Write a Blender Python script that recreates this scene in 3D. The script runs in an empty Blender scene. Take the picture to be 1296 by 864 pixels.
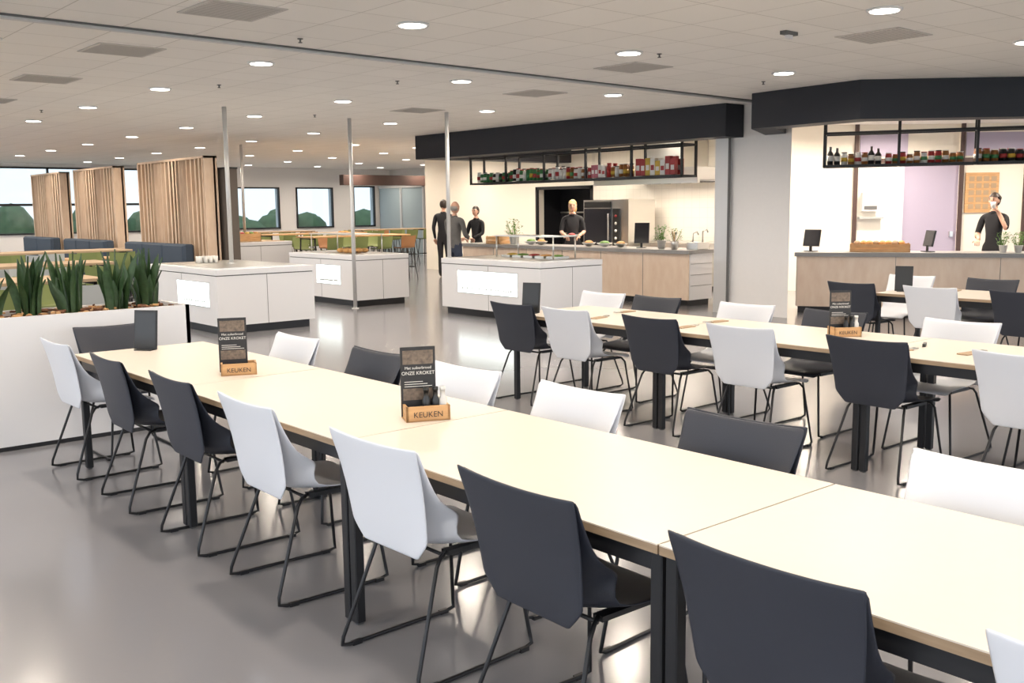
import bpy, math, random
from mathutils import Vector, Matrix
random.seed(7)
scene=bpy.context.scene
COL=scene.collection
H=3.115
# ------------------------------------------------------------------ materials
def mat(name,col,rough=.5,metal=0,emit=None,estr=0,noise=0,nscale=20,bump=0,bscale=60,coat=0,spec=.5):
    m=bpy.data.materials.new(name); m.use_nodes=True
    nt=m.node_tree; b=nt.nodes['Principled BSDF']
    c=(col[0],col[1],col[2],1)
    b.inputs['Base Color'].default_value=c
    b.inputs['Roughness'].default_value=rough
    b.inputs['Metallic'].default_value=metal
    b.inputs['Specular IOR Level'].default_value=spec
    if coat: b.inputs['Coat Weight'].default_value=coat
    if emit:
        b.inputs['Emission Color'].default_value=(*emit,1); b.inputs['Emission Strength'].default_value=estr
    tc=nt.nodes.new('ShaderNodeTexCoord')
    if noise:
        n=nt.nodes.new('ShaderNodeTexNoise'); n.inputs['Scale'].default_value=nscale; n.inputs['Detail'].default_value=4
        nt.links.new(tc.outputs['Object'],n.inputs['Vector'])
        r=nt.nodes.new('ShaderNodeMix'); r.data_type='RGBA'
        r.inputs['A'].default_value=tuple(x*(1-noise) for x in col)+(1,)
        r.inputs['B'].default_value=tuple(min(1,x*(1+noise)) for x in col)+(1,)
        nt.links.new(n.outputs['Fac'],r.inputs['Factor']); nt.links.new(r.outputs['Result'],b.inputs['Base Color'])
    if bump:
        n2=nt.nodes.new('ShaderNodeTexNoise'); n2.inputs['Scale'].default_value=bscale
        nt.links.new(tc.outputs['Object'],n2.inputs['Vector'])
        bp=nt.nodes.new('ShaderNodeBump'); bp.inputs['Strength'].default_value=bump; bp.inputs['Distance'].default_value=.01
        nt.links.new(n2.outputs['Fac'],bp.inputs['Height']); nt.links.new(bp.outputs['Normal'],b.inputs['Normal'])
    return m
def wood(name,c1,c2,sc=(1,1,12),rough=.5):
    m=bpy.data.materials.new(name); m.use_nodes=True; nt=m.node_tree; b=nt.nodes['Principled BSDF']
    tc=nt.nodes.new('ShaderNodeTexCoord'); mp=nt.nodes.new('ShaderNodeMapping'); mp.inputs['Scale'].default_value=sc
    n=nt.nodes.new('ShaderNodeTexNoise'); n.inputs['Scale'].default_value=6; n.inputs['Detail'].default_value=6
    cr=nt.nodes.new('ShaderNodeValToRGB'); cr.color_ramp.elements[0].color=(*c1,1); cr.color_ramp.elements[1].color=(*c2,1)
    cr.color_ramp.elements[0].position=.3; cr.color_ramp.elements[1].position=.7
    nt.links.new(tc.outputs['Object'],mp.inputs['Vector']); nt.links.new(mp.outputs['Vector'],n.inputs['Vector'])
    nt.links.new(n.outputs['Fac'],cr.inputs['Fac']); nt.links.new(cr.outputs['Color'],b.inputs['Base Color'])
    b.inputs['Roughness'].default_value=rough
    return m
M={}
M['cream']=mat('table_laminate',(.69,.63,.55),.38,noise=.02,nscale=30)
M['edge']=wood('table_edge',(.30,.21,.13),(.42,.30,.19))
M['black']=mat('black_powdercoat',(.012,.012,.014),.4)
M['blackpl']=mat('black_chair_shell',(.029,.033,.047),.46,bump=.15,bscale=400)
M['whitepl']=mat('white_chair_shell',(.76,.78,.83),.33)
M['white']=mat('white_laminate',(.78,.775,.79),.3)
M['seam']=mat('seam',(.12,.12,.12),.6)
M['lightbox']=mat('lightbox_panel',(.9,.95,.95),.4,emit=(.86,1,.98),estr=2.5)
M['wallw']=mat('wall_paint',(.84,.82,.81),.7,noise=.02)
M['wallc']=mat('kitchen_wall',(.86,.80,.70),.5,noise=.02)
M['bulk']=mat('black_bulkhead',(.012,.014,.022),.55,noise=.1,nscale=3)
M['stone']=mat('grey_stone_top',(.30,.29,.28),.35,noise=.25,nscale=120)
M['oak']=wood('oak_front',(.78,.60,.46),(.86,.70,.56),(1.5,1.5,.6))
M['slat']=wood('slat_wood',(.62,.45,.32),(.72,.56,.42),(2,2,.5))
M['slatback']=mat('slat_felt',(.12,.10,.085),.9)
M['crate']=wood('crate_wood',(.50,.27,.11),(.66,.40,.19),(1,1,8))
M['steel']=mat('stainless',(.70,.69,.66),.28,1)
M['alu']=mat('pole_aluminium',(.66,.66,.66),.4,.4)
M['dark']=mat('dark_interior',(.012,.012,.015),.5)  # near-black colour stands in for the unlit room behind the kitchen doorway
M['lilac']=mat('lilac_door',(.42,.37,.48),.5)
M['brown']=mat('brown_frame',(.075,.042,.035),.5)
M['soil']=mat('bark_mulch',(.16,.07,.035),.95,noise=.6,nscale=60,bump=1,bscale=50)
M['leaf']=mat('snake_leaf',(.035,.075,.028),.4,noise=.6,nscale=28)
M['leaf2']=mat('herb_leaf',(.12,.25,.04),.6,noise=.4,nscale=40)
M['tree']=mat('tree_foliage',(.10,.15,.07),.9,noise=.5,nscale=2)
M['blue']=mat('navy_upholstery',(.05,.07,.10),.85,noise=.2,nscale=50)
M['green']=mat('green_seat',(.20,.24,.08),.6)
M['tan']=mat('tan_seat',(.36,.17,.07),.6)
M['grey']=mat('grey_plastic',(.42,.44,.44),.5)
M['glassblue']=mat('frosted_glass',(.36,.44,.48),.25)
M['em']=mat('lamp_diffuser',(1,1,1),.5,emit=(1,.93,.82),estr=12)
M['vent']=mat('vent_panel',(.62,.59,.56),.6); M['ventslot']=mat('vent_slot',(.38,.36,.34),.6)
M['red']=mat('red_label',(.36,.03,.03),.4); M['yel']=mat('yellow_label',(.55,.36,.04),.4)
M['grn']=mat('green_label',(.05,.20,.07),.4); M['pink']=mat('pink_label',(.45,.12,.16),.4); M['whi']=mat('white_label',(.72,.71,.68),.4)
M['amb']=mat('amber_jar',(.28,.11,.03),.3); M['blk']=mat('black_label',(.02,.02,.02),.3)
M['card']=mat('chalkboard_card',(.02,.02,.022),.5,noise=.3,nscale=40)
M['cardtxt']=mat('chalk_print',(.75,.73,.68),.6)
M['cardpic']=mat('card_photo',(.16,.12,.09),.5,noise=.9,nscale=60)
M['skin']=mat('skin',(.62,.36,.26),.5); M['hairbl']=mat('blonde_hair',(.55,.36,.15),.5,noise=.3,nscale=80)
M['hairdk']=mat('dark_hair',(.03,.018,.012),.45); M['hairgr']=mat('grey_hair',(.35,.33,.31),.6)
M['clblk']=mat('black_cloth',(.015,.015,.018),.85); M['clgry']=mat('grey_coat',(.13,.125,.12),.85,noise=.2); M['jean']=mat('dark_trousers',(.03,.04,.07),.85)
M['shoe']=mat('shoe_leather',(.02,.015,.012),.4); M['lip']=mat('lips',(.45,.12,.10),.5); M['eye']=mat('eye_dark',(.03,.02,.02),.2)
M['grass']=mat('grass_outside',(.24,.28,.21),.95,noise=.3,nscale=.5)
M['kraft']=mat('kraft_pouch',(.42,.30,.19),.8)
M['bread']=mat('bread_crust',(.6,.33,.12),.7,noise=.3,nscale=30)
M['ovenglass']=mat('oven_glass',(.02,.02,.025),.1)
def glass_mat():
    m=bpy.data.materials.new('sky_dimming_glazing'); m.use_nodes=True; nt=m.node_tree; nt.nodes.clear()
    o=nt.nodes.new('ShaderNodeOutputMaterial'); t=nt.nodes.new('ShaderNodeBsdfTransparent'); g=nt.nodes.new('ShaderNodeBsdfGlossy'); mx=nt.nodes.new('ShaderNodeMixShader')
    t.inputs['Color'].default_value=(.36,.40,.41,1); g.inputs['Roughness'].default_value=.05; mx.inputs['Fac'].default_value=.05  # tint added to dim the strong sky seen through the north windows
    nt.links.new(t.outputs[0],mx.inputs[1]); nt.links.new(g.outputs[0],mx.inputs[2]); nt.links.new(mx.outputs[0],o.inputs['Surface']); return m
M['glazing']=glass_mat()
def floor_mat():
    m=bpy.data.materials.new('grey_cast_floor'); m.use_nodes=True; nt=m.node_tree; b=nt.nodes['Principled BSDF']
    tc=nt.nodes.new('ShaderNodeTexCoord'); n=nt.nodes.new('ShaderNodeTexNoise'); n.inputs['Scale'].default_value=.8; n.inputs['Detail'].default_value=5
    cr=nt.nodes.new('ShaderNodeValToRGB'); cr.color_ramp.elements[0].color=(.205,.203,.218,1); cr.color_ramp.elements[1].color=(.235,.232,.248,1)
    nt.links.new(tc.outputs['Object'],n.inputs['Vector']); nt.links.new(n.outputs['Fac'],cr.inputs['Fac']); nt.links.new(cr.outputs['Color'],b.inputs['Base Color'])
    b.inputs['Roughness'].default_value=.17; b.inputs['Specular IOR Level'].default_value=.7
    return m
def ceil_mat():
    m=bpy.data.materials.new('ceiling_tiles'); m.use_nodes=True; nt=m.node_tree; b=nt.nodes['Principled BSDF']
    tc=nt.nodes.new('ShaderNodeTexCoord'); mp=nt.nodes.new('ShaderNodeMapping')
    br=nt.nodes.new('ShaderNodeTexBrick'); br.offset=0; br.squash=1
    br.inputs['Scale'].default_value=1; br.inputs['Brick Width'].default_value=.6; br.inputs['Row Height'].default_value=.6
    br.inputs['Mortar Size'].default_value=.005; br.inputs['Mortar Smooth'].default_value=.2
    br.inputs['Color1'].default_value=(.92,.89,.85,1); br.inputs['Color2'].default_value=(.95,.92,.88,1); br.inputs['Mortar'].default_value=(.64,.61,.57,1)
    nt.links.new(tc.outputs['Object'],mp.inputs['Vector']); nt.links.new(mp.outputs['Vector'],br.inputs['Vector'])
    nt.links.new(br.outputs['Color'],b.inputs['Base Color']); b.inputs['Roughness'].default_value=.85
    return m
M['floor']=floor_mat(); M['ceil']=ceil_mat()
def tile_mat():
    m=bpy.data.materials.new('kitchen_tiles'); m.use_nodes=True; nt=m.node_tree; b=nt.nodes['Principled BSDF']
    tc=nt.nodes.new('ShaderNodeTexCoord'); mp=nt.nodes.new('ShaderNodeMapping'); mp.inputs['Rotation'].default_value=(0,math.pi/2,math.pi/2)
    br=nt.nodes.new('ShaderNodeTexBrick'); br.offset=0
    br.inputs['Scale'].default_value=1; br.inputs['Brick Width'].default_value=.2; br.inputs['Row Height'].default_value=.2; br.inputs['Mortar Size'].default_value=.003
    br.inputs['Color1'].default_value=(.80,.75,.67,1); br.inputs['Color2'].default_value=(.79,.74,.66,1); br.inputs['Mortar'].default_value=(.66,.61,.54,1)
    nt.links.new(tc.outputs['Object'],mp.inputs['Vector']); nt.links.new(mp.outputs['Vector'],br.inputs['Vector']); nt.links.new(br.outputs['Color'],b.inputs['Base Color'])
    b.inputs['Roughness'].default_value=.3
    return m
M['tile']=tile_mat()

# ------------------------------------------------------------------ mesh builder
class MB:
    def __init__(s): s.v=[]; s.f=[]; s.m=[]; s.mats=[]; s.sm=[]
    def mi(s,k):
        if k not in s.mats: s.mats.append(k)
        return s.mats.index(k)
    def add(s,vs,fs,k,smooth=False,T=None):
        o=len(s.v); i=s.mi(k)
        for v in vs:
            v=Vector(v)
            if T: v=T@v
            s.v.append(tuple(v))
        for f in fs: s.f.append(tuple(o+a for a in f)); s.m.append(i); s.sm.append(smooth)
    def box(s,x0,x1,y0,y1,z0,z1,k,T=None,bev=0):
        if x0>x1:x0,x1=x1,x0
        if y0>y1:y0,y1=y1,y0
        if bev<=0:
            vs=[(x,y,z) for z in (z0,z1) for x,y in ((x0,y0),(x1,y0),(x1,y1),(x0,y1))]
            fs=[(3,2,1,0),(4,5,6,7),(0,1,5,4),(1,2,6,5),(2,3,7,6),(3,0,4,7)]
            s.add(vs,fs,k,False,T); return
        b=bev
        def ring(z,i):
            return [(x0+b+i,y0+i,z),(x1-b-i,y0+i,z),(x1-i,y0+b+i,z),(x1-i,y1-b-i,z),(x1-b-i,y1-i,z),(x0+b+i,y1-i,z),(x0+i,y1-b-i,z),(x0+i,y0+b+i,z)]
        c=b*.6
        vs=ring(z0,c)+ring(z0+c,0)+ring(z1-c,0)+ring(z1,c)
        fs=[tuple(range(7,-1,-1)),tuple(range(24,32))]
        for r in range(3):
            for i in range(8):
                j=(i+1)%8; fs.append((r*8+i,r*8+j,r*8+8+j,r*8+8+i))
        s.add(vs,fs,k,False,T)
    def prism(s,poly,z0,z1,k,T=None):
        n=len(poly); vs=[(x,y,z0) for x,y in poly]+[(x,y,z1) for x,y in poly]
        fs=[tuple(range(n-1,-1,-1)),tuple(range(n,2*n))]+[(i,(i+1)%n,n+(i+1)%n,n+i) for i in range(n)]
        s.add(vs,fs,k,False,T)
    def tube(s,pts,r,k,n=8,T=None,cap=True):
        pts=[Vector(p) for p in pts]; rs=r if isinstance(r,(list,tuple)) else [r]*len(pts)
        vs=[];fs=[]
        prev=None
        for i,p in enumerate(pts):
            if i==0:d=pts[1]-p
            elif i==len(pts)-1:d=p-pts[i-1]
            else:d=(pts[i+1]-p).normalized()+(p-pts[i-1]).normalized()
            d.normalize()
            if prev is None:
                a=Vector((0,0,1)) if abs(d.z)<.9 else Vector((1,0,0))
            else:a=prev
            u=(a-d*a.dot(d)).normalized(); w=d.cross(u); prev=u
            for j in range(n):
                t=2*math.pi*j/n; vs.append(p+rs[i]*(math.cos(t)*u+math.sin(t)*w))
        for i in range(len(pts)-1):
            for j in range(n):
                q=(j+1)%n; fs.append((i*n+j,i*n+q,(i+1)*n+q,(i+1)*n+j))
        if cap:
            fs.append(tuple(range(n-1,-1,-1))); fs.append(tuple((len(pts)-1)*n+j for j in range(n)))
        s.add(vs,fs,k,True,T)
    def lathe(s,prof,k,c=(0,0,0),n=16,T=None):
        vs=[];fs=[]
        for r,z in prof:
            for j in range(n):
                t=2*math.pi*j/n; vs.append((c[0]+r*math.cos(t),c[1]+r*math.sin(t),c[2]+z))
        m=len(prof)
        for i in range(m-1):
            for j in range(n):
                q=(j+1)%n; fs.append((i*n+j,i*n+q,(i+1)*n+q,(i+1)*n+j))
        fs.append(tuple(range(n-1,-1,-1))); fs.append(tuple((m-1)*n+j for j in range(n)))
        s.add(vs,fs,k,True,T)
    def ell(s,c,r,k,nu=14,nv=10,T=None,fn=None):
        vs=[];fs=[]
        for i in range(nv+1):
            ph=math.pi*i/nv
            for j in range(nu):
                t=2*math.pi*j/nu
                d=Vector((math.sin(ph)*math.cos(t),math.sin(ph)*math.sin(t),math.cos(ph)))
                p=Vector((c[0]+r[0]*d.x,c[1]+r[1]*d.y,c[2]+r[2]*d.z))
                if fn:p=fn(p,d)
                vs.append(p)
        for i in range(nv):
            for j in range(nu):
                q=(j+1)%nu; fs.append((i*nu+j,(i+1)*nu+j,(i+1)*nu+q,i*nu+q))
        s.add(vs,fs,k,True,T)
    def mesh(s,name):
        me=bpy.data.meshes.new(name); me.from_pydata(s.v,[],s.f)
        for k in s.mats: me.materials.append(M[k])
        for p,i,sm in zip(me.polygons,s.m,s.sm): p.material_index=i; p.use_smooth=sm
        me.update(); return me
    def obj(s,name,loc=(0,0,0),rz=0,parent=None):
        return place(name,s.mesh(name),loc,rz,parent)
def place(name,me,loc=(0,0,0),rz=0,parent=None):
    o=bpy.data.objects.new(name,me); o.location=loc; o.rotation_euler=(0,0,rz); COL.objects.link(o)
    if parent:o.parent=parent
    return o
def RT(x,y,z,a=0): return Matrix.Translation((x,y,z))@Matrix.Rotation(a,4,'Z')

# ------------------------------------------------------------------ room shell
b=MB(); b.box(-4,27,-5,32.4,-.1,0,'floor'); b.obj('floor')
b=MB(); b.box(-4,27,-5,32.4,H,H+.1,'ceil'); b.obj('ceiling')
b=MB(); b.box(-60,90,33,140,-1.2,-1.0,'grass'); b.box(-60,-4.3,-60,140,-1.2,-1.0,'grass'); b.box(-4.3,90,-60,-5.4,-1.2,-1.0,'grass'); b.obj('ground_outside')
b=MB()
rt=random.Random(3)
for i in range(60):
    x=-10+i*1.5+rt.uniform(-.5,.5); h=rt.uniform(1.0,2.4); b.ell((x,75+rt.uniform(-3,3),h*.3-.6),(1.6,1.4,h),'tree',8,6)
b.obj('tree_line')
def wall_win_y(name,y0,y1,x0,x1,wins,k='wallw'):
    b=MB(); x=x0
    for xa,xb,za,zb in wins:
        if xa>x: b.box(x,xa,y0,y1,0,H,k)
        b.box(xa,xb,y0,y1,0,za,k)
        if zb<H-.01: b.box(xa,xb,y0,y1,zb,H,k)
        x=xb
    if x<x1:b.box(x,x1,y0,y1,0,H,k)
    return b.obj(name)
far=[(2.0,12.7,1.0,3.0),(15.1,16.75,1.0,2.44),(17.4,18.9,1.0,2.44),(19.75,20.7,1.0,2.5)]
wall_win_y('wall_north',32.0,32.3,-4,27,far)
for n,(xa,xb,za,zb) in enumerate(far):
    b=MB(); t=.05
    b.box(xa,xb,31.95,32.05,za,za+t,'black'); b.box(xa,xb,31.95,32.05,zb-t,zb,'black')
    k=max(1,round((xb-xa)/1.8))
    for i in range(k+1):
        x=xa+(xb-xa-t)*i/k; b.box(x,x+t,31.95,32.05,za,zb,'black')
    if n==0: b.box(xa,xb,31.95,32.05,1.85,1.92,'black')
    b.add([(xa,32.02,za),(xb,32.02,za),(xb,32.02,zb),(xa,32.02,zb)],[(0,1,2,3)],'glazing')
    b.obj('window_%d'%(n+1))
b=MB(); b.box(-4.3,-4,-5,32.3,0,.5,'wallw'); b.box(-4.3,-4,-5,32.3,2.9,H,'wallw')
y=-5
while y<32.3: b.box(-4.3,-4,y,y+.35,.5,2.9,'wallw'); y+=3.1
b.obj('wall_west')
b=MB(); b.box(-4,27,-5.3,-5,0,.5,'wallw'); b.box(-4,27,-5.3,-5,2.9,H,'wallw')
x=-4
while x<27: b.box(x,x+.35,-5.3,-5,.5,2.9,'wallw'); x+=3.4
b.obj('wall_south')
b=MB(); b.box(26.9,27.2,-5,32.3,0,H,'wallw'); b.obj('wall_east')
b=MB(); b.box(21.4,21.6,22.0,32,0,H,'wallw'); b.obj('wall_hall_east')
b=MB(); b.box(16.9,20.9,27.9,28.15,2.42,2.75,'brown'); b.box(20.4,20.75,27.9,28.15,0,2.42,'brown'); b.obj('trim_1')
b=MB()
b.box(20.8,21.0,29.0,31.8,0,2.4,'glassblue'); b.box(20.75,21.05,30.3,30.4,0,2.45,'alu'); b.box(20.75,21.05,28.9,29,0,2.45,'alu'); b.box(20.75,21.05,28.9,31.8,2.4,2.5,'alu'); b.obj('door_1')
b=MB(); T=RT(1.0,8.22,0,.045)
b.box(-2,11.4,-.03,.03,H-.03,H-.002,'alu',T); b.box(-2,11.4,-.075,-.035,H-.012,H-.002,'seam',T); b.obj('trim_2')
for (x,y) in [(3.4,7.1),(3.4,9.4),(3.45,11.9),(3.45,14.5),(8.1,7.4),(8.4,4.7),(8.85,9.8),(8.9,12.5),(8.4,2.0),(3.4,4.6)]:
    b=MB(); b.box(-.3,.3,-.3,.3,-.008,0,'vent')
    for i in range(14): b.box(-.27,.27,-.27+i*.04,-.262+i*.04,-.010,-.008,'ventslot')
    b.obj('ceiling_vent',(x,y,H-.001))
def atc(x,y):
    b=MB(); b.lathe([(.025,0),(.025,-.006),(.008,-.01),(.008,-.03),(.018,-.032),(.018,-.037)],'seam',n=10); b.obj('sprinkler',(x,y,H))
for p in [(4.4,7.9),(9.0,3.2),(7.6,6.6),(6.7,9.8),(5.2,11.3),(10.3,7.3),(8,14),(4.4,15.5)]: atc(*p)
b=MB(); b.box(-.09,.09,-.03,.03,-.03,0,'seam'); b.box(-.03,.03,-.02,.02,-.06,-.03,'white'); b.tube([(-.12,0,-.02),(.12,.06,-.02)],.006,'seam'); b.obj('ceiling_sensor',(7.55,5.1,H))
bb=MB(); bb.lathe([(.135,0),(.135,-.012),(.11,-.016),(.11,-.006)],'white',n=20); bb.lathe([(.108,-.004),(.108,-.018)],'em',n=20)
lm=bb.mesh('recessed_light')
def lamp(parent,loc,p,s=.22,spread=160,shape='DISK',sy=None):
    l=bpy.data.lights.new('lamp','AREA'); l.shape=shape; l.size=s; l.energy=p; l.color=(1,.875,.73); l.spread=math.radians(spread)
    if sy: l.size_y=sy
    lo=bpy.data.objects.new('lamp',l); lo.parent=parent; lo.location=loc; COL.objects.link(lo)
def downlight(x,y,z,p):
    o=place('recessed_ceiling_light',lm,(x,y,z)); lamp(o,(0,0,-.03),p)
for i in range(-2,7):
    for j in range(-3,11):
        x=4.78+2.51*i; y=4.12+2.635*j-.04*i
        if x>11.5 and y<18: continue
        downlight(x,y,H,30)
for (x,y,p) in [(14.2,11.6,85),(14.2,13.4,85),(14.2,15.2,85),(14.2,17.5,70),(14.2,20,45),(13.6,9.0,60),(14.6,7.4,75),(16.98,8.9,80),(15.6,10.0,55),(16.2,5.6,70),(18.6,7.0,60)]:
    downlight(x,y,H,p)

# ------------------------------------------------------------------ kitchen shell
b=MB(); b.box(11.97,12.4,9.12,16.92,2.64,H-.002,'bulk'); b.box(12.4,16.0,16.5,16.92,2.64,H-.002,'bulk'); b.obj('bulkhead_left')
b=MB()
P=[(11.25,8.15),(11.1,6.48),(12.5,5.15),(16.0,1.8)]
Q=[(11.6,8.15),(11.5,6.62),(12.75,5.42),(16.25,2.08)]
for i in range(3): b.prism([P[i],P[i+1],Q[i+1],Q[i]],2.65,H-.002,'bulk')
b.prism([(11.25,8.15),(11.6,8.0),(12.42,8.4),(12.42,8.75)],2.65,H-.002,'bulk')
b.obj('bulkhead_right')
b=MB(); b.prism([(12.42,9.32),(12.42,8.3),(12.95,8.72),(13.3,9.0),(15.9,11.3),(15.9,11.6),(12.7,9.62),(12.42,9.62)],0,H,'wallw')
b.obj('wall_pillar')
b=MB(); b.box(12.36,12.415,9.34,9.60,0,2.64,'alu'); b.box(12.34,12.36,9.31,9.345,0,H,'seam'); b.obj('trim_3')
b=MB(); b.box(16.0,16.2,11.3,15.85,0,H,'tile'); b.box(16.0,16.2,15.85,17.65,2.08,H,'wallc'); b.box(16.0,16.2,17.65,22.2,0,H,'wallc'); b.box(16.2,21.4,22.0,22.2,0,H,'wallc'); b.obj('wall_kitchen')
b=MB(); b.box(16.9,17.0,15.6,17.9,0,2.3,'dark'); b.box(16.2,16.9,15.6,15.7,0,2.3,'dark'); b.box(16.2,16.9,17.8,17.9,0,2.3,'dark'); b.box(16.2,16.9,15.6,17.9,2.2,2.3,'dark')
for i in range(3): b.box(16.6,16.85,16.0,17.5,.5+.5*i,.53+.5*i,'steel')
b.box(15.97,16.02,15.8,15.87,0,2.1,'black'); b.box(15.97,16.02,17.63,17.7,0,2.1,'black'); b.box(15.97,16.02,15.8,17.7,2.05,2.12,'black'); b.obj('door_2')
fx,fy=.6512,.7589; ang=math.atan2(-.6512,.7589)
T=RT(12.37,14.42,0,ang)
b=MB(); b.box(4.45,6.55,0,.15,0,H,'wallc',T); b.box(6.55,7.45,0,.15,0,H,'wallc',T); b.box(7.45,8.5,.05,.15,2.4,H,'wallc',T); b.box(8.5,13.5,0,.15,0,H,'wallc',T); b.obj('wall_servery')
b=MB(); b.box(7.45,8.5,.02,.08,0,2.38,'lilac',T); b.box(8.36,8.42,-.03,.02,1.0,1.1,'steel',T)
b.box(7.38,7.45,-.03,.05,0,2.42,'white',T); b.obj('door_3')
b=MB()
for x in (6.5,8.5,9.72): b.box(x,x+.07,-.05,.0,0,H,'brown',T)
b.box(6.5,9.8,-.05,0,2.40,2.48,'brown',T)
b.box(6.6,7.5,-.02,-.001,2.52,2.95,'lilac',T); b.box(8.6,9.7,-.02,-.001,2.52,2.95,'lilac',T); b.obj('trim_4')
b=MB(); b.box(8.62,9.25,-.03,-.001,1.45,2.2,'crate',T)
for i in range(4):
    for j in range(5): b.box(8.68+.14*i,8.78+.14*i,-.035,-.03,1.52+.13*j,1.61+.13*j,'kraft',T)
b.obj('notice_board')
b=MB(); b.box(6.65,6.95,-.12,-.001,1.5,1.85,'white',T); b.box(6.68,6.92,-.13,-.12,1.53,1.6,'seam',T); b.box(6.6,7.05,-.14,-.001,1.36,1.39,'grey',T); b.obj('towel_dispenser')

# ------------------------------------------------------------------ counters
b=MB()
b.box(12.75,13.38,10.42,16.4,.1,.86,'oak'); b.box(12.8,13.34,10.46,16.36,0,.1,'black')
b.box(12.68,13.43,10.36,16.45,.86,.92,'stone'); b.box(12.78,13.36,10.405,10.42,.1,.86,'white')
for i in range(5): b.box(12.745,12.75,11.4+i*1.0,11.405+i*1.0,.1,.86,'seam')
for i in range(3): b.box(12.80,13.34,10.395,10.41,.33+i*.18,.335+i*.18,'seam')
b.obj('serving_counter')
ex,ey=.49,-.872; a2=math.atan2(ey,ex)
T2=RT(13.12,8.62,0,a2)
b=MB(); b.box(0,6,0.05,.7,.1,.86,'oak',T2); b.box(.02,6,.1,.66,0,.1,'black',T2); b.box(-.04,6,0,.75,.86,.92,'stone',T2); b.box(-.01,.0,.05,.7,.1,.86,'stone',T2)
for i in range(4): b.box(1.4*(i+1),1.4*(i+1)+.005,.045,.05,.1,.86,'seam',T2)
b.obj('serving_counter')
def rack(L,depth,z0,z1,T,nseg,name,zt=None):
    b=MB(); r=.018; zt=zt or z1
    def bar(a,c): 
        x0,y0,w0=a;x1,y1,w1=c
        b.box(min(x0,x1)-r,max(x0,x1)+r,min(y0,y1)-r,max(y0,y1)+r,min(w0,w1)-r,max(w0,w1)+r,'black',T)
    for y in (0,depth):
        bar((0,y,z0),(L,y,z0)); bar((0,y,z1),(L,y,z1)); 
        for i in range(nseg+1): bar((L*i/nseg,y,z0),(L*i/nseg,y,zt))
    for i in range(nseg+1): bar((L*i/nseg,0,z0),(L*i/nseg,depth,z0)); bar((L*i/nseg,0,z1),(L*i/nseg,depth,z1))
    b.box(0,L,0,depth,z0,z0+.012,'black',T)
    b.obj(name)
def goods(L,depth,z,T,name,spec):
    b=MB()
    for (x0,x1,kinds,h,r,shape) in spec:
        x=x0
        while x<x1:
            k=random.choice(kinds); hh=h*random.uniform(.8,1.12)
            for y in (.1,depth-.1):
                if shape=='box': b.box(x-r,x+r,y-.04,y+.04,z,z+hh,k,T); b.box(x-r*.7,x+r*.7,y-.042,y-.04,z+hh*.3,z+hh*.6,'whi' if k!='whi' else 'red',T)
                elif shape=='bottle':
                    b.lathe([(r,0),(r,hh*.6),(r*.4,hh*.78),(r*.4,hh)],k,(x,y,z),8,T); b.lathe([(r*1.03,hh*.2),(r*1.03,hh*.5)],'whi',(x,y,z),8,T)
                else:
                    b.lathe([(r,0),(r,hh*.85),(r*.85,hh*.88),(r*.85,hh)],k,(x,y,z),8,T); b.lathe([(r*1.02,hh*.25),(r*1.02,hh*.6)],random.choice(['whi','whi','yel','red','grn']),(x,y,z),8,T); b.lathe([(r*.9,hh),(r*.9,hh*1.08)],random.choice(['blk','red','whi']),(x,y,z),8,T)
            x+=r*2.15
    b.obj(name)
Tr1=RT(12.6,15.9,0,-math.pi/2)
rack(5.45,.35,2.12,2.62,Tr1,5,'hanging_rack',2.9)
goods(5.45,.35,2.15,Tr1,'grocery_products',[(.15,1.0,['grn','blk','whi','grn'],.17,.045,'jar'),(1.15,2.05,['grn','blk','grn','whi'],.2,.045,'jar'),(2.25,3.15,['amb','whi','red','whi'],.2,.045,'jar'),(3.3,3.7,['pink','whi','red'],.22,.04,'box'),(3.75,4.2,['amb','red','whi'],.2,.045,'jar'),(4.45,5.3,['red','yel','red','whi'],.27,.05,'box')])
Tr2=RT(13.35,8.35,0,a2)
rack(5.2,.32,2.2,2.68,Tr2,5,'hanging_rack',H-.005)
goods(5.2,.32,2.225,Tr2,'grocery_products',[(.08,.2,['blk'],.26,.045,'bottle'),(.28,.62,['amb','red','whi'],.15,.045,'jar'),(.66,.8,['blk'],.27,.045,'bottle'),(.9,1.95,['amb','amb','whi','red'],.15,.045,'jar'),(2.1,3.05,['amb','blk','whi','pink'],.16,.05,'jar'),(3.2,5.1,['grn','amb','whi'],.16,.045,'jar')])
b=MB()
b.prism([(14.6,11.75),(15.99,11.75),(15.99,14.3),(14.6,14.3)],2.12,2.35,'steel')
b.prism([(14.55,11.7),(14.62,11.7),(14.62,14.35),(14.55,14.35)],2.06,2.2,'steel')
for i in range(9): b.box(14.7,15.9,11.85+i*.27,11.95+i*.27,2.09,2.12,'seam')
b.box(14.75,15.85,11.8,14.2,2.10,2.115,'white'); b.prism([(15.2,12.6),(15.99,12.6),(15.99,13.5),(15.2,13.5)],2.35,H-.01,'steel'); hood=b.obj('extractor_hood')
lamp(hood,(15.2,12.4,2.085),20,.15,170,'RECTANGLE',.9); lamp(hood,(15.2,13.5,2.085),20,.15,170,'RECTANGLE',.9)
b=MB(); b.box(15.2,15.96,11.9,13.6,.1,.88,'steel'); b.box(15.15,15.98,11.9,13.6,.88,.92,'steel'); b.box(15.25,15.9,11.95,13.55,0,.1,'black')
for i in range(4): b.box(15.185,15.2,11.95+i*.42,12.32+i*.42,.2,.8,'steel'); b.tube([(15.17,12.0+i*.42,.75),(15.17,12.27+i*.42,.75)],.01,'black')
b.obj('stainless_workbench')
b=MB(); b.box(14.9,15.7,13.72,15.0,.15,1.78,'steel'); 
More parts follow.
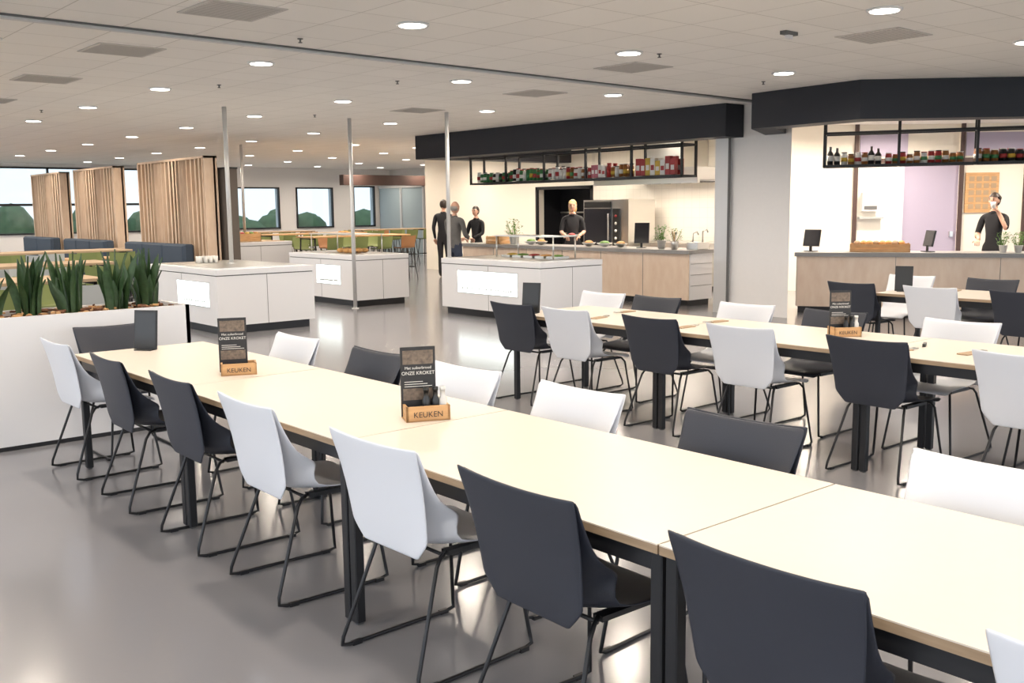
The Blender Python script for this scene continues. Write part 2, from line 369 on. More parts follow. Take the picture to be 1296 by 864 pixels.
for x in(14.95,15.6):
    for y in (13.8,14.9): b.box(x,x+.06,y-.03,y+.03,0,.15,'black')
b.box(14.87,14.9,14.2,14.95,.85,1.6,'ovenglass'); b.box(14.87,14.9,14.2,14.95,.25,.78,'ovenglass'); b.box(14.86,14.9,13.95,14.12,.3,1.6,'blk')
for i in range(4): b.lathe([(.03,0),(.03,.02)],'red' if i==0 else 'whi',(0,0,0),10,Matrix.Translation((14.85,14.03,1.45-i*.15))@Matrix.Rotation(math.pi/2,4,'Y'))
b.tube([(14.83,14.22,.95),(14.83,14.22,1.5)],.015,'steel'); b.box(14.87,14.9,14.2,14.95,1.62,1.74,'blk')
for i in range(4): b.box(14.88,14.895,14.25,14.9,.95+.15*i,.97+.15*i,'steel')
b.obj('combi_oven')
def crate(name,loc,L,Wd,hh,rz=0,k='crate'):
    b=MB(); t=.012
    for i in range(2):
        z=i*hh/2
        b.box(0,L,0,t,z,z+hh/2-.01,k); b.box(0,L,Wd-t,Wd,z,z+hh/2-.01,k); b.box(0,t,0,Wd,z,z+hh/2-.01,k); b.box(L-t,L,0,Wd,z,z+hh/2-.01,k)
    for (x,y) in ((t,t),(L-2.5*t,t),(t,Wd-2.5*t),(L-2.5*t,Wd-2.5*t)): b.box(x,x+1.5*t,y,y+1.5*t,0,hh,k)
    b.box(0,L,0,Wd,0,.006,k); return b.obj(name,loc,rz)
def herb(name,loc,s=1):
    b=MB(); b.lathe([(.06*s,0),(.085*s,.14*s),(.09*s,.14*s),(.09*s,.15*s),(.075*s,.15*s),(.07*s,.12*s)],'whi',n=14)
    for i in range(70):
        a=random.uniform(0,6.28); r=random.uniform(.02,.16)*s; z=random.uniform(.16,.42)*s
        x,y=r*math.cos(a),r*math.sin(a); w=.03*s
        T=Matrix.Translation((x,y,z))@Matrix.Rotation(a,4,'Z')@Matrix.Rotation(random.uniform(-.8,.8),4,'Y')
        b.add([(-w,0,0),(0,w*.6,.005),(w,0,0),(0,-w*.6,.005)],[(0,1,2,3)],'leaf2',False,T)
        if i%3==0: b.tube([(0,0,.12*s),(x*.5,y*.5,z*.6),(x,y,z)],.003*s,'leaf2',4)
    return b.obj(name,loc)
def monitor(name,loc,rz,w=.3,h=.24):
    b=MB(); b.box(-.08,.08,-.07,.07,0,.012,'black'); b.box(-.02,.02,-.02,.0,.01,.1,'black')
    T=Matrix.Translation((0,0,.08))@Matrix.Rotation(-.2,4,'X'); b.box(-w/2,w/2,-.015,.01,0,h,'blk',T,.004); b.box(-w/2+.012,w/2-.012,-.018,-.0155,.012,h-.012,'ovenglass',T)
    return b.obj(name,loc,rz)
crate('wooden_crate',(12.8,15.3,.92),.35,.4,.16); herb('potted_herb',(12.95,15.0,.92),1.2)
herb('potted_herb',(13.05,11.25,.92),.95); herb('potted_herb',(13.1,11.0,.92),.8)
monitor('cash_register_screen',(13.1,11.75,.92),-1.0,.26,.36)
for y,s in ((14.6,.9),(14.3,.8),(13.0,.8),(12.6,.9),(12.2,.8)):
    b=MB(); b.lathe([(.02,0),(.05,.01),(.14*s,.05),(.16*s,.07),(.15*s,.07),(.04,.02)],'whi' if s>.85 else 'steel',n=16); b.ell((0,0,.07),(.1*s,.1*s,.04),'bread' if s<.85 else 'leaf2'); b.obj('serving_bowl',(13.05,y,.92))
b=MB(); b.lathe([(.05,0),(.055,.12),(.05,.14)],'steel',n=12)
for i in range(5): a=i*1.3; b.tube([(0,0,.05),(.05*math.cos(a),.05*math.sin(a),.3)],.006,'crate' if i%2 else 'steel',5)
b.obj('utensil_holder',(12.85,10.80,.92))
b=MB(); b.box(-.15,.15,-.12,.12,0,.12,'steel',None,.01); b.tube([(0,-.1,.12),(0,-.1,.3),(.1,-.1,.33),(.14,-.1,.28)],.012,'steel'); b.tube([(0,.1,.12),(0,.1,.26),(.1,.1,.29),(.14,.1,.24)],.012,'steel'); b.obj('drinks_tap',(13.15,10.55,.92))
def c2(s,d,z=.92): 
    v=T2@Vector((s,d,z)); return tuple(v)
crate('wooden_crate',c2(.75,.2),.85,.35,.13,a2); 
b=MB()
for i in range(8): b.ell((.1+.09*i,.17+.03*(i%2),.13),(.05,.05,.04),'bread' if i%3 else 'kraft')
b.obj('bread_rolls',c2(.75,.2),a2)
monitor('cash_register_screen',c2(.18,.35),a2-.5,.28,.26); monitor('cash_register_screen',c2(1.85,.4),a2-1.1,.26,.24); herb('potted_herb',c2(2.85,.3),.7); herb('potted_herb',c2(3.05,.3),.7)

# ------------------------------------------------------------------ salad bar islands
def island(x0,x1,y0,y1,z,panel,top='white'):
    b=MB(); L=x1-x0; W=y1-y0
    b.box(0,L,0,W,.11,z-.09,'white'); b.box(.06,L-.06,.06,W-.06,0,.11,'black'); b.box(.012,L-.012,.012,W-.012,z-.09,z-.078,'seam')
    b.box(-.005,L+.005,-.005,W+.005,z-.078,z,'white',None,.006)
    b.box(.12,L-.12,.12,W-.12,z,z+.012,top)
    b.box(-.002,0,W*.5,W*.5+.006,.11,z-.09,'seam'); b.box(L*.5,L*.5+.006,-.002,0,.11,z-.09,'seam')
    if panel:
        b.box(-.008,0,panel[0]-y0,panel[1]-y0,panel[2],panel[3],'lightbox'); b.box(-.004,0,panel[0]-y0-.015,panel[1]-y0+.015,panel[2]-.015,panel[3]+.015,'alu')
        for i in range(22):
            yy=panel[0]-y0+.06+i*(panel[1]-panel[0]-.14)/22; hgt=.01+.03*abs(math.sin(i*1.9)); b.box(-.0095,-.008,yy,yy+.03,panel[2]+.05,panel[2]+.05+hgt,'ventslot')
    return b.obj('salad_bar_island',(x0,y0,0))
island(5.58,7.03,12.5,14.8,.87,(12.75,13.8,.36,.68),'steel')
island(8.9,9.98,14.4,16.7,.87,(14.9,15.7,.36,.68),'steel')
island(9.38,10.62,10.3,12.62,.87,(10.8,12.2,.36,.69),'steel')
island(9.4,10.95,20.4,22.0,.95,None,'kraft')
def pole(x,y,z0):
    b=MB(); b.tube([(0,0,0),(0,0,H-z0-.001)],.032,'alu',14); b.lathe([(.06,0),(.06,.01),(.035,.015)],'alu',n=14); b.obj('metal_pole',(x,y,z0))
pole(6.33,13.63,.883); pole(8.76,14.22,0); pole(9.46,12.52,.871); pole(10.2,21.2,.963)
def guard(x0,x1,y0,y1,z):
    b=MB()
    for x in (x0,x1):
        for y in (y0,y1): b.tube([(x,y,z),(x,y,z+.32)],.012,'steel',8)
    b.box(x0-.03,x1+.03,y0-.03,y1+.03,z+.32,z+.335,'steel'); b.obj('buffet_shelf')
guard(10.0,10.45,10.7,12.0,.883)
b=MB()
for i in range(5): b.box(.0,.28,.02+.26*i,.22+.26*i,0,.03,'steel'); b.ell((.14,.12+.26*i,.03),(.1,.08,.025),['leaf2','bread','red','leaf2','yel'][i])
b.obj('food_trays',(10.08,10.72,.883))
guard(9.15,9.7,14.8,16.3,.883)
b=MB()
for i in range(9): b.ell((.1+.12*(i%3),.12+.2*(i//3),.04),(.07,.09,.04),'bread')
b.obj('bread_rolls',(9.2,15.0,.883))
b=MB()
for i in range(8): b.lathe([(.03,0),(.035,.1),(.03,.1)],'whi',(.06+.08*(i%4),.08*(i//4),0),10)
b.obj('drinking_glasses',(6.0,14.1,.883))
crate('wooden_crate',(9.75,20.7,.963),.6,.4,.18)
b=MB()
for i in range(12): b.ell((.08+.11*(i%5),.1+.1*(i//5),.16),(.06,.06,.05),['bread','red','yel','leaf2'][i%4],10,6)
b.obj('fruit_display',(9.77,20.73,.963))

# ------------------------------------------------------------------ planter & snake plants
b=MB(); x0,x1,y0,y1=-.6,3.08,7.42,8.0
b.box(x0,x1,y0,y0+.03,0.03,.93,'white');b.box(x0,x1,y1-.03,y1,0.03,.93,'white');b.box(x0,x0+.03,y0,y1,0.03,.93,'white');b.box(x1-.03,x1,y0,y1,0.03,.93,'white')
b.box(x0+.02,x1-.02,y0+.02,y1-.02,0,.89,'soil'); b.box(x0,x1,y0-.002,y0,.0,.03,'black')
for i in range(420):
    x=random.uniform(x0+.05,x1-.05);y=random.uniform(y0+.05,y1-.05);s=random.uniform(.012,.03)
    T=Matrix.Translation((x,y,.895+random.uniform(0,.04)))@Matrix.Rotation(random.uniform(0,3),4,'Z')@Matrix.Rotation(random.uniform(-.6,.6),4,'X')
    b.box(-s,s,-s*.5,s*.5,-s*.3,s*.3,random.choice(['soil','soil','crate']),T)
b.obj('planter_box')
def snake():
    b=MB()
    for i in range(22):
        a=random.uniform(0,6.28); r=random.uniform(.0,.09); h=random.uniform(.25,.48); w=random.uniform(.018,.030); lean=random.uniform(.0,.12)
        tw=random.uniform(0,3.1); vs=[];fs=[];N=8
        for k in range(N+1):
            t=k/N; ww=w*(.7+.6*math.sin(min(1,t*1.3)*math.pi*.5))*(1-max(0,(t-.6)/.4)**1.6)+.001
            aa=tw+t*.9; cx=(r+lean*t*t)*math.cos(a); cy=(r+lean*t*t)*math.sin(a); z=h*t-.03
            dx,dy=math.cos(aa),math.sin(aa); nx,ny=-dy*.010,dx*.010
            vs+=[(cx-dx*ww,cy-dy*ww,z),(cx+nx,cy+ny,z),(cx+dx*ww,cy+dy*ww,z)]
        for k in range(N):
            o=k*3; fs+=[(o,o+1,o+4,o+3),(o+1,o+2,o+5,o+4)]
        b.add(vs,fs,'leaf',True)
    return b.mesh('snake_plant')
sm=[snake() for _ in range(4)]
xx=-.3;i=0
while xx<3.0:
    place('snake_plant',sm[i%4],(xx+random.uniform(-.03,.03),7.72+random.uniform(-.06,.06),.92),random.uniform(0,6)); xx+=.29;i+=1

# ------------------------------------------------------------------ slat dividers, sofas
for (y0,y1) in ((18.5,22.0),(23.5,26.4),(27.5,30.1)):
    b=MB(); L=y1-y0
    b.box(.06,.10,0,L,.05,2.68,'slatback'); b.box(-.12,.14,0,.05,0,2.7,'slat'); b.box(-.12,.14,L-.05,L,0,2.7,'slat'); b.box(-.12,.14,0,L,2.66,2.7,'slat'); b.box(-.12,.14,0,L,0,.06,'slat')
    n=int(L/.19)
    for i in range(n):
        y=.1+i*(L-.15)/n
        T=Matrix.Translation((-.03,y+.03,0))@Matrix.Rotation(.35*math.sin(i*.9),4,'Z'); b.box(-.08,.08,-.02,.02,.06,2.66,'slat',T)
    b.obj('slatted_wood_divider',(8.25,y0,0))
b=MB(); b.box(0,.22,0,.5,0,2.45,'slatback'); b.box(-.01,.23,-.01,.51,.0,.1,'black'); b.box(-.01,.23,-.01,.51,2.45,2.48,'black'); b.obj('dark_column',(8.48,18.3,0))
def sofa(loc,L,rz=0):
    b=MB(); b.box(0,.7,0,L,.12,.44,'blue',None,.03); b.box(.5,.72,0,L,.4,1.0,'blue',None,.04)
    n=int(L/.9)
    for i in range(n): b.box(.48,.56,L*i/n+.02,L*(i+1)/n-.02,.46,.98,'blue',None,.03); b.box(.0,.5,L*i/n+.02,L*(i+1)/n-.02,.42,.5,'blue',None,.03)
    for x in (.06,.6):
        for y in (.1,L-.15): b.box(x,x+.05,y,y+.05,0,.14,'black')
    b.obj('bench_sofa',loc,rz)
sofa((7.3,18.9,0),3.2); sofa((7.3,23.4,0),3.0); sofa((7.3,27.4,0),2.6)
def cafe_table(loc,L,W,h,top='crate',rz=0):
    b=MB(); b.box(-L/2,L/2,-W/2,W/2,h-.03,h,top,None,.005)
    for sx in (-1,1):
        for sy in (-1,1): b.tube([(sx*(L/2-.08),sy*(W/2-.08),h-.03),(sx*(L/2-.04),sy*(W/2-.04),0)],.018,'black',8)
        b.tube([(sx*(L/2-.08),-(W/2-.08),h-.05),(sx*(L/2-.08),(W/2-.08),h-.05)],.012,'black',6)
    b.obj('cafe_table',loc,rz)
def stool_mesh(c):
    b=MB(); 
    n=8
    vs=[];fs=[]
    prof=[(.19,.735,.17),(.17,.75,.19),(0,.745,.20),(-.13,.75,.19),(-.17,.80,.19),(-.19,.90,.2),(-.21,1.02,.2)]
    for (x,z,w) in prof:
        for j in range(n+1):
            s=-1+2*j/n; vs.append((x+.04*s*s*(1 if z>.78 else 0),w*s,z+.015*s*s))
    for i in range(len(prof)-1):
        for j in range(n): o=i*(n+1)+j; fs.append((o,o+1,o+n+2,o+n+1))
    b.add(vs,fs,c,True); b.add([(x,y,z-.012) for x,y,z in vs],fs,c,True)
    for sx in(-1,1):
        for sy in(-1,1): b.tube([(sx*.12,sy*.13,.74),(sx*.2,sy*.21,0)],.011,'black',6)
    for a,d in (((.16,.17),(.16,-.17)),((.16,.17),(-.16,.17)),((-.16,-.17),(.16,-.17)),((-.16,-.17),(-.16,.17))): b.tube([(a[0],a[1],.3),(d[0],d[1],.3)],.009,'black',6)
    return b.mesh('bar_stool_'+c)
st={c:stool_mesh(c) for c in('green','grey','tan')}
def stool(x,y,rz,c): place('bar_stool',st[c],(x,y,0),rz)
def high_set(cx,cy,L,cols,h=1.05,top='crate'):
    cafe_table((cx,cy,0),L,.8,h,top)
    n=int(L/.6)
    for i in range(n):
        x=cx-L/2+(i+.5)*L/n
        stool(x,cy-.62,math.pi/2,random.choice(cols)); stool(x,cy+.62,-math.pi/2,random.choice(cols))
high_set(12.3,19.9,2.6,['green','green','tan']); high_set(12.9,22.9,2.8,['green','green']); high_set(13.0,25.8,2.8,['green','tan'],1.05,'kraft'); high_set(16.8,25.2,2.4,['green','tan'],1.05,'kraft')
high_set(1.9,9.7,2.4,['grey','green','grey'],1.05,'kraft'); high_set(3.0,12.6,2.4,['green','grey','grey'],1.05,'kraft'); high_set(4.6,16.5,2.4,['green','grey'],1.05,'kraft')
cafe_table((6.3,20.5,0),1.6,.8,.75); cafe_table((6.3,24.5,0),1.6,.8,.75); cafe_table((12.0,28.5,0),2.4,.8,.75,'white')
monitor('computer_monitor',(11.6,28.5,.75),.2,.7,.6); monitor('computer_monitor',(12.6,28.5,.75),.1,.7,.6)
b=MB(); b.lathe([(.02,0),(.12,.01),(.13,.05)],'steel',n=12)
for i in range(7): b.ell((.07*math.cos(i),.07*math.sin(i),.07),(.06,.05,.04),'bread')
b.obj('pastry_bowl',(12.0,19.9,1.05))

# ------------------------------------------------------------------ dining chair
def bake_shell(k):
    vs=[];fs=[];n=12
    prof=[(.235,.428,.195,0,0),(.228,.446,.21,0,.004),(.20,.455,.218,0,.008),(.12,.455,.225,0,.014),(0,.447,.228,0,.024),(-.10,.446,.228,.0,.045),(-.165,.458,.225,.06,.09),(-.20,.50,.228,.115,.085),(-.222,.56,.238,.105,.05),(-.244,.64,.246,.055,.01),(-.268,.74,.257,.026,.0),(-.292,.82,.265,.012,.0),(-.300,.843,.269,.008,.012)]
    for (x,z,w,sf,li) in prof:
        for j in range(n+1):
            s=-1+2*j/n; q=abs(s)**2.4; vs.append((x+sf*q,w*s,z+li*q))
    for i in range(len(prof)-1):
        for j in range(n): o=i*(n+1)+j; fs.append((o,o+n+1,o+n+2,o+1))
    o0=len(vs)
    sh=[(-.222,.440,.165,.0),(-.224,.444,.170,.0),(-.231,.480,.205,.002),(-.236,.508,.229,.006),(-.240,.52,.233,.010),(-.264,.66,.247,.016),(-.286,.76,.259,.014),(-.301,.825,.267,.009),(-.305,.842,.270,.006),(-.3035,.846,.270,.006)]
    for (x,z,w,sf) in sh:
        for j in range(n+1):
            s=-1+2*j/n; q=abs(s)**2.2; vs.append((x-.005+sf*q,w*s,z+(0.012*q if z>.83 else 0)))
    for i in range(len(sh)-1):
        for j in range(n): o=o0+i*(n+1)+j; fs.append((o,o+n+1,o+n+2,o+1))
    me=bpy.data.meshes.new('t'); me.from_pydata(vs,[],fs); ob=bpy.data.objects.new('t',me); COL.objects.link(ob)
    m=ob.modifiers.new('s','SOLIDIFY'); m.thickness=.009; m.offset=0
    m=ob.modifiers.new('b','SUBSURF'); m.levels=1; m.render_levels=1
    dg=bpy.context.evaluated_depsgraph_get(); e=bpy.data.meshes.new_from_object(ob.evaluated_get(dg))
    b=MB(); b.add([v.co for v in e.vertices],[tuple(p.vertices) for p in e.polygons],k,True)
    bpy.data.objects.remove(ob); bpy.data.meshes.remove(me)
    for sy in(-1,1):
        P=[(.13,sy*.15,.438),(.165,sy*.175,.432),(.19,sy*.19,.40),(.232,sy*.232,.05),(.236,sy*.236,.018),(.20,sy*.238,.009),(0,sy*.243,.009),(-.26,sy*.243,.009),(-.295,sy*.24,.018),(-.292,sy*.236,.05),(-.165,sy*.185,.40),(-.14,sy*.175,.43),(-.10,sy*.15,.437)]
        b.tube(P,.0078,'black',8)
        for x in(.19,-.23): b.box(x-.02,x+.02,sy*.243-.009,sy*.243+.009,0,.016,'black')
        b.box(-.1,.13,sy*.15-.02,sy*.15+.02,.425,.442,'black')
    b.tube([(.15,-.17,.43),(.15,.17,.43)],.007,'black'); b.tube([(-.12,-.17,.432),(-.12,.17,.432)],.007,'black')
    return b.mesh('dining_chair_'+k)
CH={'b':bake_shell('blackpl'),'w':bake_shell('whitepl')}
def chair(x,y,c,rz=0): place('dining_chair',CH[c],(x,y,0),rz)
def near(xtop,lst,jit=.03):
    for y,c in lst: chair(xtop+.30,y,c,random.uniform(-jit,jit))
def farr(xtop,lst,jit=.03):
    for y,c in lst: chair(xtop-.30,y,c,math.pi+random.uniform(-jit,jit))
near(1.82,[(6.5,'w'),(5.57,'b'),(4.67,'b'),(3.86,'w'),(2.89,'w'),(2.12,'b'),(1.27,'b'),(.5,'w'),(-.4,'b')])
farr(3.04,[(5.63,'w'),(4.70,'b'),(3.89,'w'),(3.08,'w'),(2.20,'b'),(1.27,'w'),(.4,'b')])
chair(2.40,6.86,'b',-math.pi/2)
near(5.37,[(6.27,'b'),(5.62,'w'),(4.74,'b'),(3.96,'w'),(3.04,'b'),(2.15,'w'),(1.3,'b')])
farr(6.65,[(6.42,'w'),(5.77,'b'),(4.82,'w'),(4.03,'b'),(3.08,'w'),(2.3,'b'),(1.45,'w')])
near(9.15,[(5.37,'b'),(4.55,'w'),(3.72,'b'),(2.85,'w')])
farr(10.5,[(5.43,'w'),(4.55,'b'),(3.75,'w'),(2.9,'b')])
# ------------------------------------------------------------------ tables
def table_mesh(L,W):
    b=MB()
    b.box(0,W,.0035,L-.0035,.75-.004,.75,'cream'); b.box(.0,W,.0035,L-.0035,.722,.746,'edge')
    b.box(.03,W-.03,.015,.035,.66,.722,'black');b.box(.03,W-.03,L-.035,L-.015,.66,.722,'black');b.box(.03,.05,.03,L-.03,.66,.722,'black');b.box(W-.05,W-.03,.03,L-.03,.66,.722,'black')
    w=.042
    for x in(.022,W-.022-w):
        for y in(.006,L-.006-w): b.box(x,x+w,y,y+w,0.008,.722,'black',None,.004); b.box(x+.008,x+w-.008,y+.008,y+w-.008,0,.01,'seam')
    return b.mesh('dining_table')
tm=table_mesh(1.628,.86); tm2=table_mesh(1.628,.92)
for k in range(-2,3): place('dining_table',tm,(1.95,1.683+1.628*k,0))
for k in range(0,4): place('dining_table',tm2,(5.48,6.4-1.628*(k+1),0))
for k in range(0,3): place('dining_table',tm2,(9.3,5.2-1.628*(k+1),0))

# ------------------------------------------------------------------ table items
def txt(s,size,loc,rot,parent,k,name):
    c=bpy.data.curves.new(name,'FONT'); c.body=s; c.size=size; c.align_x='CENTER'; c.extrude=.0004; c.materials.append(M[k])
    o=bpy.data.objects.new(name,c); COL.objects.link(o); o.location=loc; o.rotation_euler=rot; o.parent=parent
def menu_box(x,y,rz,bottles):
    e=bpy.data.objects.new('menu_holder_box',None); e.location=(x,y,.75); e.rotation_euler=(0,0,rz); COL.objects.link(e)
    b=MB(); L,W,h,t=.19,.12,.065,.01
    b.box(-L/2,L/2,-W/2,-W/2+t,0,h,'crate');b.box(-L/2,L/2,W/2-t,W/2,0,h,'crate');b.box(-L/2,-L/2+t,-W/2,W/2,0,h,'crate');b.box(L/2-t,L/2,-W/2,W/2,0,h,'crate');b.box(-L/2,L/2,-W/2,W/2,0,.008,'crate')
    b.obj('box',(0,0,0),0,e)
    cx=-.025
    b=MB(); b.box(cx-.076,cx+.076,.02,.024,.01,.31,'card'); b.box(cx-.066,cx+.066,.0185,.02,.235,.295,'cardpic'); b.box(cx-.066,cx+.066,.0185,.02,.08,.13,'cardpic')
    for i in range(3): b.box(cx-.06,cx+.06-.02*i,.0185,.02,.138+i*.01,.1405+i*.01,'cardtxt')
    b.obj('card',(0,0,0),0,e)
    txt('ONZE KROKET',.021,(cx,.018,.19),(math.pi/2,0,0),e,'cardtxt','card_text'); txt('Met suikerbrood',.017,(cx,.018,.214),(math.pi/2,0,0),e,'cardtxt','card_line')
    txt('KEUKEN',.034,(0,-W/2-.0006,.018),(math.pi/2,0,0),e,'blk','box_text')
    if bottles:
        b=MB()
        for x0,k in((0,'blk'),(.04,'blk'),(.072,'whi')): b.lathe([(.018,.008),(.018,.085),(.011,.10),(.011,.125),(.013,.125),(.013,.14)],k,(x0,-.02,0),12)
        b.obj('condiments',(0,0,0),0,e)
menu_box(2.38,5.10,-.42,False); menu_box(2.44,3.42,-.42,True); menu_box(6.1,3.62,-.6,True)
def table_sign(x,y,rz):
    b=MB(); b.box(-.06,.06,-.04,.04,0,.006,'blk'); T=Matrix.Rotation(-.12,4,'X'); b.box(-.085,.085,-.004,.004,.005,.26,'card',T,.002); b.box(-.075,.075,-.006,-.004,.02,.245,'blk',T); b.obj('table_menu_sign',(x,y,.75),rz)
table_sign(2.36,6.43,-.95); table_sign(5.60,6.28,-1.2); table_sign(9.6,5.05,-1.2)
def cut(x,y,rz):
    b=MB(); b.box(-.11,.06,-.035,.035,0,.008,'kraft',None,.002)
    for yy in(-.015,.012): b.tube([(.04,yy,.008),(.12,yy,.009)],.004,'steel',6); 
    b.add([(.1,.005,.009),(.14,.0,.009),(.14,.025,.009),(.1,.02,.009)],[(0,1,2,3)],'steel'); b.obj('cutlery_pouch',(x,y,.75),rz)
for x,y in [(5.75,5.6),(6.2,5.75),(5.75,4.7),(6.15,4.75),(5.72,4.0),(5.72,3.0),(5.9,2.65),(5.8,2.35),(9.6,4.6),(9.6,3.9),(10.0,4.7)]: cut(x,y,random.uniform(-.3,.3)+math.pi*(x>6))
b=MB(); b.box(-.05,.05,-.01,.01,0,.02,'blk',None,.003); b.obj('spectacle_case',(6.0,3.0,.75),.4)

# ------------------------------------------------------------------ people
def person(name,loc,rz,height,top,leg,hair,hairtype,arms,female=False,lean=0,sleeve=True,holding=None):
    e=bpy.data.objects.new(name,None); e.location=loc; e.rotation_euler=(0,0,rz); s=height/1.75; e.scale=(s,s,s); COL.objects.link(e)
    sh=.175 if female else .20
    V=[(0,0,.94),(0,0,1.06),(lean*.4,0,1.22),(lean*.8,0,1.38),(lean,0,1.47),(lean+.015,0,1.56)]
    R=[.135,.115 if female else .13,.135 if female else .15,.115 if female else .13,.058,.05]
    E=[(0,1),(1,2),(2,3),(3,4),(4,5)]; bone=['top','top','top','top','skin']
    for i,sy in enumerate((1,-1)):
        o=len(V); el,wr=arms[i]
        V+=[(lean*.8,sy*sh,1.41),(el[0],sy*el[1],el[2]),(wr[0],sy*wr[1],wr[2])]; R+=[.062,.045,.028]
        E+=[(3,o),(o,o+1),(o+1,o+2)]; bone+=['top','top','top' if sleeve else 'skin']
    for sy in(1,-1):
        o=len(V); V+=[(0,sy*.095,.86),(.02,sy*.10,.48),(-.01,sy*.105,.10),(.03,sy*.11,.045),(.14,sy*.125,.035)]; R+=[.095,.062,.042,.042,.035]
        E+=[(0,o),(o,o+1),(o+1,o+2),(o+2,o+3),(o+3,o+4)]; bone+=['leg','leg','leg','shoe','shoe']
    me=bpy.data.meshes.new('t'); me.from_pydata(V,E,[]); ob=bpy.data.objects.new('t',me); COL.objects.link(ob)
    m=ob.modifiers.new('sk','SKIN'); m.use_smooth_shade=True
    for i,r in enumerate(R): me.skin_vertices[0].data[i].radius=(r,r)
    me.skin_vertices[0].data[0].use_root=True
    m=ob.modifiers.new('ss','SUBSURF'); m.levels=2
    dg=bpy.context.evaluated_depsgraph_get(); em=bpy.data.meshes.new_from_object(ob.evaluated_get(dg))
    keys={'top':top,'leg':leg,'skin':'skin','shoe':'shoe'}; order=['top','leg','skin','shoe']
    em.materials.clear()
    for k in order: em.materials.append(M[keys[k]])
    Vv=[Vector(v) for v in V]
    for p in em.polygons:
        c=p.center; best=1e9; bk='top'
        for (a,d),k in zip(E,bone):
            A,D=Vv[a],Vv[d]; t=max(0,min(1,(c-A).dot(D-A)/(D-A).length_squared)); q=(c-(A+(D-A)*t)).length-(R[a]*(1-t)+R[d]*t)
            if q<best:best=q;bk=k
        if bk=='top' and c.z<.9 and abs(c.y)<.19: bk='leg'
        p.material_index=order.index(bk); p.use_smooth=True
    for v in em.vertices:
        if .8<v.co.z<1.5 and abs(v.co.y)<.2: v.co.x=lean*.5+(v.co.x-lean*.5)*.82
    bo=place('body',em,(0,0,0),0,e)
    bpy.data.objects.remove(ob)
    b=MB(); hx=lean+.03; hz=1.655
    def fh(p,d):
        if d.z<-.2: p.y*=1-.25*(-d.z-.2); 
        if d.x<0: p.x=hx+(p.x-hx)*1.05
        return p
    b.ell((hx,0,hz),(.092,.074,.115),'skin',20,14,None,fh)
    b.ell((hx+.092,0,hz-.012),(.02,.012,.025),'skin',8,6)
    for sy in(-1,1):
        b.ell((hx+.08,sy*.03,hz+.012),(.01,.013,.008),'eye',8,6); b.ell((hx,sy*.074,hz-.005),(.02,.01,.032),'skin',8,6)
        b.ell((hx+.083,sy*.03,hz+.034),(.008,.018,.005),hair,8,5)
    b.ell((hx+.085,0,hz-.055),(.01,.024,.007),'lip',8,5)
    def hf(p,d):
        if d.x>.25: p.z=max(p.z,hz+.055)
        if hairtype!='bald' and d.z<-.3: p.z=max(p.z,hz-.07)
        return p
    if hairtype=='bald':
        b.ell((hx-.018,0,hz-.01),(.09,.079,.07),hair,18,10)
    else: b.ell((hx-.012,0,hz+.018),(.096,.085,.112),hair,20,14,None,hf)
    if hairtype=='bun': b.ell((hx-.11,0,hz+.04),(.045,.05,.05),hair,12,8)
    if hairtype=='long': b.ell((hx-.06,0,hz-.05),(.055,.085,.11),hair,12,8)
    b.obj('head',(0,0,0),0,e)
    b=MB()
    for i,sy in enumerate((1,-1)):
        el,wr=arms[i]; A=Vector((el[0],sy*el[1],el[2])); B=Vector((wr[0],sy*wr[1],wr[2])); d=(B-A).normalized()
        side=d.cross(Vector((0,0,1))); side=side.normalized() if side.length>.2 else Vector((1,0,0)); nrm=side.cross(d).normalized()
        if abs(d.z)>.8: curl=Vector((.0,-sy*1,0))
        else: curl=-nrm if nrm.z>0 else nrm
        Pc=B+d*.045
        rot=Matrix((side,d,nrm)).transposed().to_4x4(); rot.translation=Pc
        b.ell((0,0,0),(.04,.055,.017),'skin',12,8,rot)
        for fI,(off,ln) in enumerate(((-.03,.065),(-.01,.078),(.01,.072),(.029,.056))):
            p0=B+d*.08+side*off; p1=p0+d*ln*.45+curl*.006; p2=p1+d*ln*.3+curl*.02; p3=p2+d*ln*.15+curl*.022
            b.tube([p0,p1,p2,p3],[.0095,.009,.008,.006],'skin',7)
        sg=-1 if sy>0 else 1
        t0=B+d*.02+side*.03*sg; b.tube([t0,t0+side*.025*sg+d*.02+curl*.01,t0+side*.03*sg+d*.05+curl*.02],[.012,.010,.007],'skin',7)
    b.obj('hands',(0,0,0),0,e)
    b=MB(); b.lathe([(.066,0),(.07,.02),(.062,.045),(.056,.045),(.06,.0)],top,(lean*.95,0,1.455),14); b.obj('collar',(0,0,0),0,e)
    if holding=='cup':
        el,wr=arms[0]; b=MB(); b.lathe([(.03,0),(.04,.1),(.036,.1),(.028,.005)],'whi',(wr[0]+.06,wr[1]-.02,wr[2]+.02),14); b.obj('cup',(0,0,0),0,e)
    if holding=='plate':
        b=MB(); b.lathe([(.05,0),(.13,.02),(.13,.024),(.05,.006)],'whi',(.42,0,1.07),18); b.ell((.42,0,1.10),(.07,.07,.03),'red'); b.obj('plate',(0,0,0),0,e)
    return e
relaxed=[((-.03,.25,1.13),(.06,.26,.88)),((-.03,.25,1.13),(.06,.26,.88))]
fwd=[((.06,.23,1.14),(.33,.12,1.06)),((.06,.23,1.14),(.33,.12,1.06))]
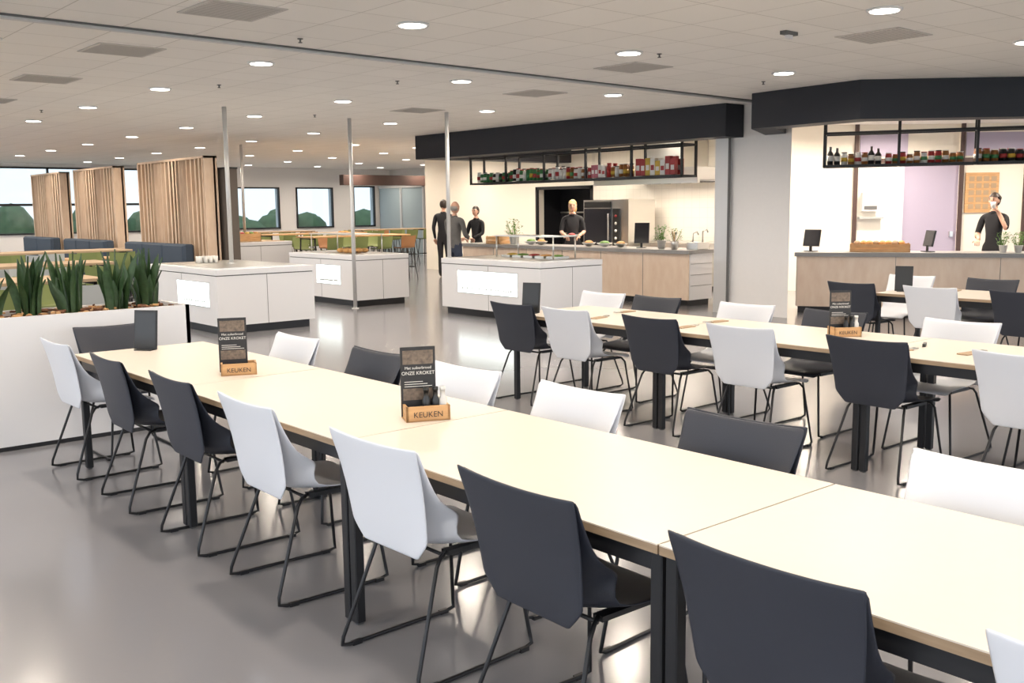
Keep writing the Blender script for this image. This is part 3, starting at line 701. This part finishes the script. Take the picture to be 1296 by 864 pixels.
person('chef_woman',(14.0,14.4,0),math.pi+.75,1.76,'clblk','clblk','hairbl','long',fwd,True,.04,False,'plate')
person('kitchen_worker_woman',(15.75,6.85,0),math.pi-.1,1.76,'clblk','clblk','hairdk','bun',[((.10,.25,1.22),(.12,.09,1.52)),((.04,.24,1.14),(.28,.10,1.06))],True,.0,False,'cup')
person('standing_man',(11.62,15.2,0),.15,1.75,'clgry','jean','hairgr','bald',fwd)
person('standing_man',(14.35,19.2,0),.4,1.82,'clblk','clblk','hairdk','short',relaxed)
person('standing_woman',(13.80,17.25,0),-2.9,1.66,'clblk','clblk','hairdk','short',fwd,True)

# ------------------------------------------------------------------ world & camera
w=bpy.data.worlds.new('overcast_sky'); scene.world=w; w.use_nodes=True; nt=w.node_tree; bg=nt.nodes['Background']
tc=nt.nodes.new('ShaderNodeTexCoord'); sp=nt.nodes.new('ShaderNodeSeparateXYZ'); cr=nt.nodes.new('ShaderNodeValToRGB')
nt.links.new(tc.outputs['Generated'],sp.inputs['Vector']); nt.links.new(sp.outputs['Z'],cr.inputs['Fac']); nt.links.new(cr.outputs['Color'],bg.inputs['Color'])
cr.color_ramp.elements[0].position=0; cr.color_ramp.elements[0].color=(.80,.87,.95,1); cr.color_ramp.elements[1].position=.6; cr.color_ramp.elements[1].color=(.62,.75,.95,1)
bg.inputs['Strength'].default_value=3.5
scene.view_settings.view_transform='Standard'
pt,ro,ya=.1343,-.0114,.7091
fhv=Vector((math.sin(ya),math.cos(ya),0)); r=Vector((math.cos(ya),-math.sin(ya),0)); up=Vector((0,0,1))
F=fhv*math.cos(pt)-up*math.sin(pt); U=fhv*math.sin(pt)+up*math.cos(pt)
R2=r*math.cos(ro)+U*math.sin(ro); U2=-r*math.sin(ro)+U*math.cos(ro)
c=bpy.data.cameras.new('camera'); co=bpy.data.objects.new('camera',c); COL.objects.link(co)
mt=Matrix((R2,U2,-F)).transposed().to_4x4(); mt.translation=(0,0,1.645); co.matrix_world=mt
c.sensor_width=36; c.lens=1254.34/1296*36; c.clip_start=.05; c.clip_end=300
scene.camera=co
